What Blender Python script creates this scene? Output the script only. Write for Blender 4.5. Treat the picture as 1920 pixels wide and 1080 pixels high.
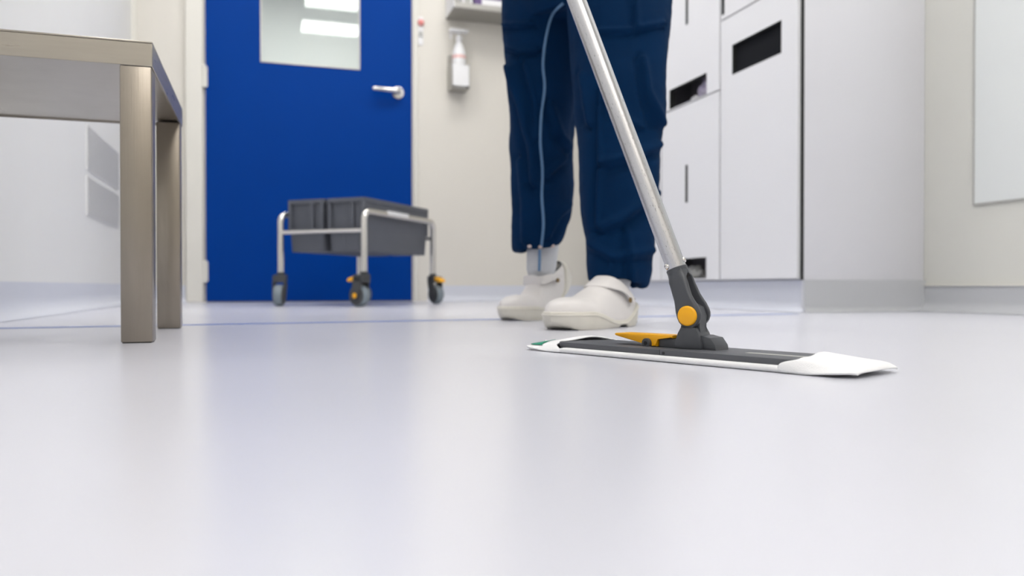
import bpy, bmesh, math, random
from mathutils import Vector, Matrix, noise
random.seed(7)
for o in list(bpy.data.objects): bpy.data.objects.remove(o, do_unlink=True)
S = bpy.context.scene
COL = S.collection

# ------------------------------------------------------------------ camera
F = 1480.0                       # focal length in pixels of the 1920 wide frame
CH = 0.080                       # lens height above the floor
YAW = math.radians(17.6)         # the lens looks 17.6 degrees right of the room's depth axis
PITCH = math.radians(0.5)
SN, CS = math.sin(YAW), math.cos(YAW)
cd = bpy.data.cameras.new('camera'); cam = bpy.data.objects.new('camera', cd); COL.objects.link(cam)
cd.sensor_width = 36.0; cd.lens = F/1920*36.0; cd.shift_y = 10/1920
cd.clip_start = 0.01; cd.clip_end = 50
cam.location = (0, 0, CH); cam.rotation_euler = (math.pi/2-PITCH, 0, -YAW)
cd.dof.use_dof = True; cd.dof.focus_distance = 0.87; cd.dof.aperture_fstop = 5.0
S.camera = cam
# ------------------------------------------------------------------ world, exposure
w = bpy.data.worlds.new('world'); S.world = w; w.use_nodes = True
w.node_tree.nodes['Background'].inputs[0].default_value = (0.8, 0.85, 0.9, 1)
w.node_tree.nodes['Background'].inputs[1].default_value = 0.25
S.view_settings.view_transform = 'Standard'; S.view_settings.look = 'None'
S.view_settings.exposure = 0.05; S.view_settings.gamma = 1.0
S.view_settings.use_curve_mapping = False
LAMP = 11.0                       # radiance of the ceiling panels

# ------------------------------------------------------------------ frames
def cw(x, y, z=0.0):             # x right of the lens, y ahead of it, z above the floor -> world
    return Vector((x*CS + y*SN, -x*SN + y*CS, z))
def px(p, y, depth, ref=537.0):  # a direction seen from the lens at a distance -> world
    return cw((p-960)/F*depth, depth, CH + (ref-y)/F*depth)
def frame(xdir, ydir, zdir, o): 
    m = Matrix.Identity(4)
    for i in range(3):
        m[i][0] = xdir[i]; m[i][1] = ydir[i]; m[i][2] = zdir[i]; m[i][3] = o[i]
    return m
def axis_frame(o, d, up=(0, 0, 1)):   # z axis of the frame along d
    d = Vector(d).normalized(); u = Vector(up)
    if abs(d.dot(u)) > .98: u = Vector((1, 0, 0))
    x = u.cross(d).normalized(); y = d.cross(x)
    return frame(x, y, d, Vector(o))

# ------------------------------------------------------------------ materials
def mat(name, col, rough=.5, metal=0., var=.04, scale=30., bump=0., bscale=200., coat=0., spec=.5,
        stretch=(1, 1, 1), rvar=0., tint=None, sheen=0., bstretch=None):
    m = bpy.data.materials.new(name); m.use_nodes = True
    n = m.node_tree.nodes; l = m.node_tree.links; b = n['Principled BSDF']
    tc = n.new('ShaderNodeTexCoord'); mp = n.new('ShaderNodeMapping'); mp.inputs['Scale'].default_value = stretch
    l.new(tc.outputs['Object'], mp.inputs['Vector'])
    nz = n.new('ShaderNodeTexNoise'); nz.inputs['Scale'].default_value = scale; nz.inputs['Detail'].default_value = 5
    l.new(mp.outputs[0], nz.inputs['Vector'])
    mx = n.new('ShaderNodeMix'); mx.data_type = 'RGBA'
    c2 = tint or [max(0, c*(1-var)) for c in col]; c1 = [min(1, c*(1+var)) for c in col]
    mx.inputs[6].default_value = (*c1, 1); mx.inputs[7].default_value = (*c2, 1)
    l.new(nz.outputs['Fac'], mx.inputs[0]); l.new(mx.outputs[2], b.inputs['Base Color'])
    b.inputs['Roughness'].default_value = rough; b.inputs['Metallic'].default_value = metal
    b.inputs['Specular IOR Level'].default_value = spec; b.inputs['Coat Weight'].default_value = coat
    b.inputs['Sheen Weight'].default_value = sheen
    if rvar:
        mr = n.new('ShaderNodeMapRange'); mr.inputs[3].default_value = rough-rvar; mr.inputs[4].default_value = rough+rvar
        l.new(nz.outputs['Fac'], mr.inputs[0]); l.new(mr.outputs[0], b.inputs['Roughness'])
    if bump:
        mp2 = n.new('ShaderNodeMapping'); mp2.inputs['Scale'].default_value = bstretch or stretch
        l.new(tc.outputs['Object'], mp2.inputs['Vector'])
        n2 = n.new('ShaderNodeTexNoise'); n2.inputs['Scale'].default_value = bscale; n2.inputs['Detail'].default_value = 4
        l.new(mp2.outputs[0], n2.inputs['Vector'])
        bp = n.new('ShaderNodeBump'); bp.inputs['Strength'].default_value = bump; bp.inputs['Distance'].default_value = .002
        l.new(n2.outputs['Fac'], bp.inputs['Height']); l.new(bp.outputs[0], b.inputs['Normal'])
    return m
def emat(name, col, strength):
    m = bpy.data.materials.new(name); m.use_nodes = True; b = m.node_tree.nodes['Principled BSDF']
    b.inputs['Base Color'].default_value = (.8, .8, .8, 1)
    b.inputs['Emission Color'].default_value = (*col, 1); b.inputs['Emission Strength'].default_value = strength
    return m
def gmat(name, col=(1, 1, 1), rough=0.):
    m = bpy.data.materials.new(name); m.use_nodes = True; b = m.node_tree.nodes['Principled BSDF']
    b.inputs['Base Color'].default_value = (*col, 1); b.inputs['Transmission Weight'].default_value = 1
    b.inputs['Roughness'].default_value = rough; b.inputs['IOR'].default_value = 1.5
    return m
M = dict(
    floor=mat('floor_vinyl', (.675, .68, .745), .25, var=.015, scale=3, bump=.025, bscale=900, spec=.5),
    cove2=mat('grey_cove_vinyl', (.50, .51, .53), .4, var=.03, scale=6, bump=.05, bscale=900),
    cove=mat('cove_vinyl', (.66, .68, .75), .4, var=.03, scale=6, bump=.05, bscale=900),
    tape=mat('blue_floor_tape', (.12, .20, .50), .4, var=.1, scale=20),
    wall_cool=mat('cool_white_wall', (.81, .81, .80), .45, var=.015, scale=4),
    wall_beige=mat('beige_wall', (.72, .69, .63), .5, var=.02, scale=4, bump=.03, bscale=300),
    wall_sand=mat('sand_wall', (.66, .655, .61), .5, var=.03, scale=5, bump=.08, bscale=500),
    wall_white=mat('white_wall', (.70, .70, .735), .5, var=.01, scale=4),
    ceiling=mat('ceiling_white', (.8, .8, .79), .7, var=.02, scale=6),
    jamb=mat('cream_jamb', (.76, .74, .68), .4, var=.02, scale=8),
    blue=mat('blue_door_laminate', (.0, .043, .27), .40, var=.05, scale=4, bump=.02, bscale=500, spec=.06),
    glass=gmat('clear_glass', (.93, .97, .95)),
    frost=mat('pale_green_glass', (.72, .745, .74), .12, var=.01, scale=2),
    chrome=mat('satin_steel', (.72, .70, .67), .22, 1, var=.05, scale=40),
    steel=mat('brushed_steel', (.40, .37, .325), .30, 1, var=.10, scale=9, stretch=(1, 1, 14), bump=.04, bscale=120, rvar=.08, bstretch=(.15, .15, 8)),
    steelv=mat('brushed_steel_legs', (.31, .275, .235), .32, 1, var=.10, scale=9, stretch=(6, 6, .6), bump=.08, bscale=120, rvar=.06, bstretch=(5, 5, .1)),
    seam=mat('dark_seam', (.05, .05, .05), .6),
    grille=mat('grey_grille', (.80, .80, .80), .5),
    grille_dark=mat('grille_shade', (.72, .72, .72), .7),
    cab=mat('white_cabinet_laminate', (.80, .80, .82), .4, var=.01, scale=3),
    cab_in=mat('dark_cabinet_inside', (.17, .165, .185), .6, var=.15, scale=20),
    bag=mat('violet_crumpled_film', (.42, .38, .50), .35, var=.25, scale=30),
    bagw=mat('white_tissue', (.75, .75, .78), .6, var=.1, scale=30),
    slotb=mat('slot_back_black', (.010, .011, .014), .9, spec=.15),
    gap=mat('black_gap', (.012, .013, .012), .7),
    shelf=mat('grey_shelf_steel', (.42, .41, .38), .35, .6, var=.04, scale=12),
    purple=mat('purple_carton', (.13, .08, .22), .5, var=.2, scale=30),
    wplastic=mat('white_plastic', (.82, .82, .83), .35, var=.02),
    pinkband=mat('pink_print', (.80, .52, .50), .5, var=.15, scale=60),
    red=mat('red_button', (.80, .27, .25), .4, var=.08),
    greyp=mat('grey_plate', (.42, .42, .40), .5),
    darkp=mat('charcoal_plastic', (.062, .066, .076), .42, var=.12, scale=60, bump=.10, bscale=900),
    darkp2=mat('charcoal_frame_plastic', (.088, .092, .104), .46, var=.10, scale=50, bump=.10, bscale=700),
    black=mat('black_recess', (.012, .012, .014), .6),
    yellow=mat('yellow_plastic', (.95, .45, .004), .38, var=.05, scale=40, bump=.05, bscale=600),
    micro=mat('white_microfibre', (.86, .86, .87), .85, var=.02, scale=60, bump=.35, bscale=900, sheen=.2),
    green=mat('green_label', (.0, .22, .13), .6, var=.1, scale=80, bump=.2, bscale=900),
    white=mat('white_print', (.85, .87, .85), .6),
    crate=mat('grey_crate_plastic', (.098, .106, .128), .5, var=.06, scale=20),
    caster=mat('dark_caster', (.05, .052, .056), .45, var=.1),
    tyre=mat('bluegrey_tyre', (.20, .24, .27), .55, var=.08),
    clog=mat('white_clog_leather', (.75, .72, .705), .42, var=.03, scale=20, bump=.06, bscale=500),
    sole=mat('cream_sole', (.73, .70, .635), .5, var=.05, scale=25, bump=.05, bscale=300, tint=(.67, .64, .56)),
    lining=mat('charcoal_lining', (.05, .052, .055), .8),
    button=mat('bronze_button', (.25, .17, .08), .35, .6),
    sock=mat('grey_white_sock', (.62, .63, .66), .9, var=.06, scale=80, bump=.5, bscale=300, sheen=.2, bstretch=(1, 1, 3)),
    navy=mat('navy_cloth', (.0002, .0185, .064), .85, var=.22, scale=14, bump=.35, bscale=900, spec=.10),
    piping=mat('light_blue_piping', (.10, .20, .36), .7, var=.1, scale=60),
    snap=mat('pinkish_snap', (.60, .48, .45), .35),
    skin=mat('skin', (.62, .36, .26), .5, var=.06, scale=25),
    hair=mat('dark_hair', (.03, .02, .015), .6, var=.3, scale=60),
    eye=mat('eye', (.08, .05, .03), .15),
    lip=mat('lip', (.45, .16, .14), .45),
    lampw=emat('lamp_diffuser', (1.0, .985, .96), LAMP),
    lamp2=emat('corridor_lamp', (1.0, .985, .95), 36.0),
)
# scuffed aluminium of the mop pole: dark specks and long scratches
def pole_mat():
    m = mat('scuffed_aluminium', (.56, .56, .58), .25, 1, var=.30, scale=10, stretch=(14, 14, 1.2), bump=.06, bscale=300, rvar=.06)
    n = m.node_tree.nodes; l = m.node_tree.links; b = n['Principled BSDF']
    tc = n.new('ShaderNodeTexCoord'); mp = n.new('ShaderNodeMapping'); mp.inputs['Scale'].default_value = (1.5, 1.5, .4)
    l.new(tc.outputs['Object'], mp.inputs[0])
    nz = n.new('ShaderNodeTexNoise'); nz.inputs['Scale'].default_value = 620; nz.inputs['Detail'].default_value = 3
    l.new(mp.outputs[0], nz.inputs['Vector'])
    n3 = n.new('ShaderNodeTexNoise'); n3.inputs['Scale'].default_value = 60; l.new(mp.outputs[0], n3.inputs['Vector'])
    ad = n.new('ShaderNodeMath'); ad.operation = 'ADD'; l.new(nz.outputs['Fac'], ad.inputs[0]); ad.inputs[1].default_value = 0
    cr = n.new('ShaderNodeMapRange'); cr.inputs[1].default_value = .630; cr.inputs[2].default_value = .72
    l.new(ad.outputs[0], cr.inputs[0])
    mx = n.new('ShaderNodeMix'); mx.data_type = 'RGBA'; mx.inputs[7].default_value = (.26, .26, .27, 1)
    l.new(cr.outputs[0], mx.inputs[0]); l.new(b.inputs['Base Color'].links[0].from_socket, mx.inputs[6])
    l.new(mx.outputs[2], b.inputs['Base Color'])
    return m
M['pole'] = pole_mat()

# ------------------------------------------------------------------ mesh helpers
def NB(): return bmesh.new()
def box(bm, c, s, bev=0., seg=1, m=None):
    t = bmesh.new(); bmesh.ops.create_cube(t, size=1)
    for v in t.verts: v.co = Vector((v.co.x*s[0], v.co.y*s[1], v.co.z*s[2]))
    if bev: bmesh.ops.bevel(t, geom=t.edges[:], offset=bev, segments=seg, affect='EDGES', profile=.5)
    mm = Matrix.Translation(c) if m is None else m @ Matrix.Translation(c)
    merge(bm, t, mm)
def boxr(bm, lo, hi, bev=0., seg=1, m=None):
    lo = Vector(lo); hi = Vector(hi); box(bm, (lo+hi)/2, hi-lo, bev, seg, m)
def merge(bm, t, mm=None):
    if mm is not None: bmesh.ops.transform(t, matrix=mm, verts=t.verts)
    me = bpy.data.meshes.new('t'); t.to_mesh(me); t.free(); bm.from_mesh(me); bpy.data.meshes.remove(me)
def loft(bm, rings, cap0=True, cap1=True, closed=True):
    R = [[bm.verts.new(p) for p in r] for r in rings]
    n = len(R[0])
    for a, b in zip(R, R[1:]):
        for i in range(n if closed else n-1):
            j = (i+1) % n
            bm.faces.new((a[i], a[j], b[j], b[i]))
    if cap0: bm.faces.new(list(reversed(R[0])))
    if cap1: bm.faces.new(R[-1])
    return R
def tube(bm, pts, r, seg=12, cap=True, flat=None):
    pts = [Vector(p) for p in pts]; rings = []; n = len(pts)
    rr = r if isinstance(r, (list, tuple)) else [r]*n
    t = (pts[1]-pts[0]).normalized(); up = Vector((0, 0, 1)) if abs(t.z) < .9 else Vector((1, 0, 0))
    u = (up - t*up.dot(t)).normalized()
    for i, p in enumerate(pts):
        a = pts[max(0, i-1)]; b = pts[min(n-1, i+1)]; t = (b-a).normalized()
        u = (u - t*u.dot(t)).normalized(); v = t.cross(u)
        rings.append([p + (u*math.cos(k*2*math.pi/seg) + v*math.sin(k*2*math.pi/seg)*(flat or 1))*rr[i] for k in range(seg)])
    loft(bm, rings, cap, cap)
def arc_pts(a, corner, b, r, n=6):       # straight a->corner->b rounded with radius r
    a, c, b = Vector(a), Vector(corner), Vector(b); d1 = (a-c).normalized(); d2 = (b-c).normalized()
    ang = d1.angle(d2); t = r/math.tan(ang/2); cen = c + (d1+d2).normalized()*(r/math.sin(ang/2))
    p1 = c+d1*t; p2 = c+d2*t; out = []
    full = math.pi-ang; e1 = p1-cen; e2 = p2-cen
    for i in range(n+1):
        q = (e1*math.sin((1-i/n)*full) + e2*math.sin(i/n*full))/math.sin(full)
        out.append(cen+q)
    return out
def lathe(bm, prof, m=None, seg=24, cap=True):     # prof: (radius, z)
    rings = [[Vector((r*math.cos(k*2*math.pi/seg), r*math.sin(k*2*math.pi/seg), z)) for k in range(seg)] for r, z in prof]
    t = bmesh.new(); loft(t, rings, cap, cap); merge(bm, t, m)
def prism(bm, pts, h0, h1, m=None, bev=0., seg=2):  # outline in xy, extruded h0..h1 along z
    t = bmesh.new(); a = [t.verts.new((p[0], p[1], h0)) for p in pts]; b = [t.verts.new((p[0], p[1], h1)) for p in pts]
    n = len(pts); t.faces.new(list(reversed(a))); t.faces.new(b)
    for i in range(n): t.faces.new((a[i], a[(i+1) % n], b[(i+1) % n], b[i]))
    if bev:
        ed = [e for e in t.edges if abs(e.verts[0].co.z-e.verts[1].co.z) < 1e-7]
        bmesh.ops.bevel(t, geom=ed, offset=bev, segments=seg, affect='EDGES', profile=.5)
    merge(bm, t, m)
def drop_inner(bm):                  # walls left inside where two boxes of one panel meet
    bm.normal_update()
    bad = [f for f in bm.faces if sum(len(e.link_faces) > 2 for e in f.edges) >= 2 and any(len(e.link_faces) == 4 for e in f.edges) or all(len(e.link_faces) >= 3 for e in f.edges)]
    bmesh.ops.delete(bm, geom=bad, context='FACES_ONLY')
def sphere(bm, c, r, sc=(1, 1, 1), u=16, v=10, m=None):
    t = bmesh.new(); bmesh.ops.create_uvsphere(t, u_segments=u, v_segments=v, radius=r)
    for q in t.verts: q.co = Vector((q.co.x*sc[0], q.co.y*sc[1], q.co.z*sc[2]))+Vector(c)
    merge(bm, t, m)
def obj(name, bm, material, parent=None, smooth=False, angle=40, sub=0, world=False):
    bmesh.ops.recalc_face_normals(bm, faces=bm.faces[:])
    me = bpy.data.meshes.new(name)
    for f in bm.faces: f.smooth = True
    for e in bm.edges:
        if len(e.link_faces) == 2 and not smooth and e.calc_face_angle(0) > math.radians(angle): e.smooth = False
        if len(e.link_faces) > 2: e.smooth = False
    bm.to_mesh(me); bm.free()
    o = bpy.data.objects.new(name, me); COL.objects.link(o)
    me.materials.append(material)
    if parent is not None: o.parent = parent
    if sub:
        s = o.modifiers.new('sub', 'SUBSURF'); s.levels = sub; s.render_levels = sub
    return o
def thing(name, label, cat, loc=(0, 0, 0), rz=0., group=None):
    o = bpy.data.objects.new(name, None); COL.objects.link(o); o.empty_display_size = .05
    o.location = loc; o.rotation_euler = (0, 0, rz); o['label'] = label; o['category'] = cat
    if group: o['group'] = group
    return o
def tag(o, label, cat, group=None):
    o['label'] = label; o['category'] = cat
    if group: o['group'] = group
    return o
def struct(name, bm, m, parent=None, **k):
    o = obj(name, bm, m, parent, **k)
    if parent is None: o['kind'] = 'structure'
    return o
def sstep(a, b, x):
    t = min(1, max(0, (x-a)/(b-a))); return t*t*(3-2*t)
def interp(tab, x):
    if x <= tab[0][0]: return tab[0][1:]
    for a, b in zip(tab, tab[1:]):
        if x <= b[0]:
            t = (x-a[0])/(b[0]-a[0]); return tuple(p+(q-p)*t for p, q in zip(a[1:], b[1:]))
    return tab[-1][1:]

# ================================================================== THE ROOM
XL, XR, YB, YF, HC = -.60, 2.04, 4.25, -1.6, 2.5
DX0, DX1, DH = -.265, .775, 2.06           # door leaf
CABX = 1.565; COLY = 2.057                  # cabinet fronts, return wall of the pillar
b = NB(); boxr(b, (XL-.1, YF-.1, -.06), (XR+.1, YB+.1, 0)); struct('floor', b, M['floor'])
b = NB(); boxr(b, (XL-.1, YF-.1, HC), (XR+.1, YB+.1, HC+.06)); struct('ceiling', b, M['ceiling'])
b = NB(); boxr(b, (XL-.1, YF-.1, 0), (XL, YB+.1, HC)); struct('wall_left', b, M['wall_cool'])
b = NB(); boxr(b, (XR, YF-.1, 0), (XR+.1, YB+.1, HC)); struct('wall_right', b, M['wall_sand'])
b = NB(); boxr(b, (XL, YF-.1, 0), (XR, YF, HC)); struct('wall_front', b, M['wall_beige'])
b = NB()
boxr(b, (XL, YB, 0), (DX0-.004, YB+.1, HC)); boxr(b, (DX1+.004, YB, 0), (XR, YB+.1, HC)); boxr(b, (DX0-.004, YB, DH), (DX1+.004, YB+.1, HC))
struct('wall_back', b, M['wall_beige'])
# white pillar between the cabinets and the right wall
b = NB(); boxr(b, (CABX+.012, COLY-.03, 0), (XR, COLY-.017, HC), .004, 2); struct('wall_pillar', b, M['wall_white'])
# cream strip where the left wall meets the back wall
b = NB(); boxr(b, (XL, YB-.012, .0), (XL+.02, YB, HC)); struct('trim_1', b, M['jamb'])
# coved vinyl skirtings: the floor vinyl sweeps up the wall
def cove(name, p0, p1, nrm, h=.088, r=.035, m='cove'):
    p0 = Vector(p0); p1 = Vector(p1); nrm = Vector(nrm); prof = [(0.0004, 0.0), (0.0, h)]
    out = [(.006, h), (.006, r+.006)]
    for k in range(1, 7):
        a = k/6*math.pi/2; out.append((.006+r*(1-math.cos(a)), r+.006-r*math.sin(a)*.998-.004*k/6))
    out.append((.006+r, .0008))
    prof = [(0, 0.0008), (0, h)]+out
    bm = NB(); loft(bm, [[p + nrm*q[0] + Vector((0, 0, q[1])) for q in prof] for p in (p0, p1)])
    return struct(name, bm, M[m])
cove('baseboard_left', (XL, YF, 0), (XL, YB, 0), (1, 0, 0), .092, .045)
cove('baseboard_back', (DX1+.09, YB, 0), (XR, YB, 0), (0, -1, 0), .085, .03)
cove('baseboard_back_left', (XL, YB, 0), (DX0-.09, YB, 0), (0, -1, 0), .085, .03)
cove('baseboard_right', (XR, YF, 0), (XR, COLY-.03, 0), (-1, 0, 0), .082, .03, 'cove2')
cove('baseboard_pillar', (CABX+.012, COLY-.03, 0), (XR, COLY-.03, 0), (0, -1, 0), .10, .012, 'cove2')
cove('baseboard_cabinet', (CABX+.03, COLY-.03, 0), (CABX+.03, 3.34, 0), (-1, 0, 0), .10, .03)
b = NB(); boxr(b, (XR-.010, YF, .082), (XR, COLY-.036, .0855)); struct('trim_2', b, M['jamb'])
# blue marking tape across the floor
A = px(-40, 616.4, 1); ta = cw((-40-960)/F*(CH*F/79.4), CH*F/79.4); tb = cw((1490-960)/F*(CH*F/51.5), CH*F/51.5)
d = (tb-ta).normalized(); nn = Vector((-d.y, d.x, 0))*.019
b = NB(); pts = [ta-nn, tb-nn, tb+nn, ta+nn]
prism(b, [(p.x, p.y) for p in pts], 0, .0006); struct('trim_3', b, M['tape'])

# ---------------------------------------------------------------- blue door
door = bpy.data.objects.new('door_1', None); COL.objects.link(door); door.location = (DX0, YB, 0); door['kind'] = 'structure'
door['label'] = 'blue flush door with a tall glass window and steel lever'
DW = DX1-DX0
WX0, WX1, WZ = .262, .765, 1.225           # window opening in the leaf, from the hinge side
b = NB(); t0, t1 = -.012, .032
boxr(b, (0, t0, .006), (WX0, t1, DH-.004)); boxr(b, (WX1, t0, .006), (DW, t1, DH-.004))
boxr(b, (WX0, t0, .006), (WX1, t1, WZ)); boxr(b, (WX0, t0, 1.93), (WX1, t1, DH-.004))
bmesh.ops.remove_doubles(b, verts=b.verts, dist=1e-5)
leaf = obj('door_leaf', b, M['blue'], door)
b = NB(); g = .007
for lo, hi in (((WX0, -.018, WZ), (WX0+g, -.010, 1.93)), ((WX1-g, -.018, WZ), (WX1, -.010, 1.93)),
               ((WX0+g, -.018, WZ), (WX1-g, -.010, WZ+g)), ((WX0+g, -.018, 1.93-g), (WX1-g, -.010, 1.93))): boxr(b, lo, hi, .002)
obj('window_frame', b, M['jamb'], door)
for yy in (-.006, .022):
    b = NB(); boxr(b, (WX0+.001, yy, WZ+.001), (WX1-.001, yy+.004, 1.929)); obj('pane', b, M['glass'], door)
# lever handle
b = NB(); lathe(b, [(.030, 0), (.032, .003), (.032, .008), (.014, .010), (.0095, .012), (.0095, .045)], axis_frame((.965, -.012, 1.120), (0, -1, 0)))
hp = arc_pts((.965, -.045, 1.120), (.965, -.062, 1.120), (.83, -.062, 1.123), .015)
tube(b, [(.965, -.042, 1.120)]+hp+[(.835, -.062, 1.123), (.826, -.060, 1.123)], [.0135]*(len(hp)+2)+[.010], 12)
obj('door_handle', b, M['chrome'], door)
for hz in (.155, 1.13, 1.85):
    b = NB(); tube(b, [(-.006, -.022, hz-.055), (-.006, -.022, hz+.055)], .011, 10); boxr(b, (-.022, -.017, hz-.05), (.010, -.0125, hz+.05)); obj('hinge', b, M['jamb'], door)
b = NB()
boxr(b, (-.094, -.026, 0), (-.012, -.0005, DH+.07), .004); boxr(b, (DW+.012, -.008, 0), (DW+.035, -.0005, DH+.07), .004)
boxr(b, (-.012, -.026, DH+.006), (DW+.012, -.0005, DH+.07), .004)
obj('door_frame', b, M['jamb'], door)
b = NB(); boxr(b, (0, -.012, .0003), (DW, .03, .0055)); obj('threshold', b, M['seam'], door)
# corridor behind the door
b = NB(); boxr(b, (XL-.6, 6.6, -.06), (XR+.6, 6.7, HC)); struct('wall_corridor', b, M['wall_cool'])
b = NB(); boxr(b, (XL-.6, YB+.11, -.06), (XR+.6, 6.6, 0)); struct('floor_corridor', b, M['floor'])
b = NB(); boxr(b, (XL-.6, YB+.11, HC), (XR+.6, 6.6, HC+.06)); struct('ceiling_corridor', b, M['ceiling'])
for nme, xx in (('wall_corridor_left', XL-.7), ('wall_corridor_right', XR+.6)):
    b = NB(); boxr(b, (xx, YB+.11, 0), (xx+.1, 6.6, HC)); struct(nme, b, M['wall_white'])

# ---------------------------------------------------------------- ceiling lights
def ceiling_light(x, y, sx, sy, label, m='lampw', z=HC):
    t = thing('ceiling_light', label, 'light', (x, y, z), 0)
    b = NB(); k = .02
    for lo, hi in (((-sx/2-k, -sy/2-k, -.02), (-sx/2, sy/2+k, 0)), ((sx/2, -sy/2-k, -.02), (sx/2+k, sy/2+k, 0)),
                   ((-sx/2, -sy/2-k, -.02), (sx/2, -sy/2, 0)), ((-sx/2, sy/2, -.02), (sx/2, sy/2+k, 0))): boxr(b, lo, hi)
    obj('frame', b, M['wplastic'], t)
    b = NB(); boxr(b, (-sx/2, -sy/2, -.012), (sx/2, sy/2, -.004)); obj('diffuser', b, M[m], t)
    return t
ceiling_light(.66, .97, .60, .34, 'white square ceiling light mirrored low in the door window')
ceiling_light(.66, 1.68, .60, .34, 'white square ceiling light mirrored at the top of the door window')
ceiling_light(.95, 3.25, .60, .60, 'white square ceiling light in front of the shelf on the back wall')
ceiling_light(-.10, 2.9, .60, .80, 'unseen white ceiling light above the trolley, enlarged to brighten the left wall')  # unseen panel, made larger to brighten the left wall
ceiling_light(.3, -1.1, 1.2, .70, 'wide white ceiling light behind the lens')
ceiling_light(1.45, .9, .44, 1.0, 'long white ceiling light beside the right wall')
ceiling_light(.5, 5.2, 1.2, .30, 'white ceiling light of the corridor behind the blue door', 'lamp2')

# ---------------------------------------------------------------- right wall pane
win = bpy.data.objects.new('window_1', None); COL.objects.link(win); win.location = (XR, 1.837, .328); win['kind'] = 'structure'
win['label'] = 'pale greenish glass panel set in the right wall'
b = NB(); boxr(b, (-.004, -1.4, 0), (-.0005, 0, 1.6)); obj('pane', b, M['frost'], win)
b = NB(); k = .005
for lo, hi in (((-.006, -1.405, -k), (-.0005, k, 0)), ((-.006, 0, 0), (-.0005, k, 1.6+k)), ((-.006, -1.405, 1.6), (-.0005, 0, 1.6+k)), ((-.006, -1.405, 0), (-.0005, -1.4, 1.6))): boxr(b, lo, hi)
obj('window_seal', b, M['greyp'], win)

# ================================================================== WALL VENT
def vent(y0, y1, z0, z1, label):
    t = thing('wall_vent', label, 'vent', (XL, y0, z0), 0, 'louvred vents on the left wall')
    W, H_ = y1-y0, z1-z0; b = NB(); k = .003
    for lo, hi in (((0, 0, 0), (.0045, W, k)), ((0, 0, H_-k), (.0045, W, H_)), ((0, 0, k), (.0045, k, H_-k)), ((0, W-k, k), (.0045, W, H_-k))): boxr(b, lo, hi)
    obj('frame', b, M['grille'], t)
    b = NB(); boxr(b, (.0002, k, k), (.001, W-k, H_-k)); obj('backing', b, M['grille_dark'], t)
    n = 17; p = (H_-2*k)/n; b = NB()
    for i in range(n):
        z = k+p*(i+.5); mm = Matrix.Translation((.0035, W/2, z)) @ Matrix.Rotation(math.radians(-30), 4, 'Y')
        box(b, (0, 0, 0), (.0075, W-2*k, .0012), 0, 1, mm)
    s = obj('slats', b, M['grille'], t); s['kind'] = 'stuff'
vent(3.17, 3.83, .503, .665, 'grey louvred vent on the left wall, the upper of the two behind the bench')
vent(3.17, 3.83, .335, .480, 'grey louvred vent on the left wall, the lower of the two behind the bench')

# ================================================================== STEEL BENCH
bx0, bx1, by0, by1 = XL+.022, -.146, 1.218, 1.662
BT = .4255; AP = .0355; LG = .041
t = thing('steel_bench', 'low brushed stainless steel bench with square legs by the left wall', 'bench', ((bx0+bx1)/2, (by0+by1)/2, 0))
w2, d2 = (bx1-bx0)/2, (by1-by0)/2
b = NB(); boxr(b, (-w2, -d2, BT-.003), (w2, d2, BT), .001); obj('bench_top', b, M['steel'], t)
for nme, lo, hi in (('front', (-w2, -d2, BT-AP), (w2, -d2+.003, BT-.003)), ('back', (-w2, d2-.003, BT-AP), (w2, d2, BT-.003)),
                    ('left', (-w2, -d2+.003, BT-AP), (-w2+.003, d2-.003, BT-.003)), ('right', (w2-.003, -d2+.003, BT-AP), (w2, d2-.003, BT-.003))):
    b = NB(); boxr(b, lo, hi, .0008); a = obj('apron', b, M['steel'], t)
b = NB(); boxr(b, (-w2+.003, -d2+.003, BT-AP+.003), (w2-.003, d2-.003, BT-AP+.005)); obj('underside_panel', b, M['steel'], t)
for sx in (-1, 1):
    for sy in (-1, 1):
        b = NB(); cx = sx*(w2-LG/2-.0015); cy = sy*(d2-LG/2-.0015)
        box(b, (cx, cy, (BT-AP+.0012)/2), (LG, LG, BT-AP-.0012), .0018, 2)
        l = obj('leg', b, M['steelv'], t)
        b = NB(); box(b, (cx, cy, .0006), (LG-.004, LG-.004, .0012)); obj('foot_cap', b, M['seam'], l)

# ================================================================== CABINETS
def cut_panel(bm, y0, y1, z0, z1, holes, x0, x1):
    ys = sorted({y0, y1, *[h[0] for h in holes], *[h[1] for h in holes]}); zs = sorted({z0, z1, *[h[2] for h in holes], *[h[3] for h in holes]})
    for a, c in zip(ys, ys[1:]):
        for e, f in zip(zs, zs[1:]):
            m_, n_ = (a+c)/2, (e+f)/2
            if any(h[0] < m_ < h[1] and h[2] < n_ < h[3] for h in holes): continue
            boxr(bm, (x0, a, e), (x1, c, f))
    bmesh.ops.remove_doubles(bm, verts=bm.verts, dist=1e-5)
    drop_inner(bm)
def crumple(parent_label, loc, s, m, seed, name='crumpled_film', cat='wrapper'):
    b = NB(); t_ = bmesh.new(); bmesh.ops.create_icosphere(t_, subdivisions=3, radius=1)
    for v in t_.verts:
        q = noise.noise(v.co*2.3+Vector((seed, 0, 0)))*.45+noise.noise(v.co*5+Vector((0, seed, 0)))*.22
        v.co = v.co*(1+q); v.co = Vector((v.co.x*s[0], v.co.y*s[1], max(-.6, v.co.z)*s[2]))
    merge(b, t_); o = obj(name, b, m, None, angle=25); zmin = min(v.co.z for v in o.data.vertices)
    o.location = (loc[0], loc[1], loc[2]-zmin); tag(o, parent_label, cat); return o
CW = .43
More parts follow.
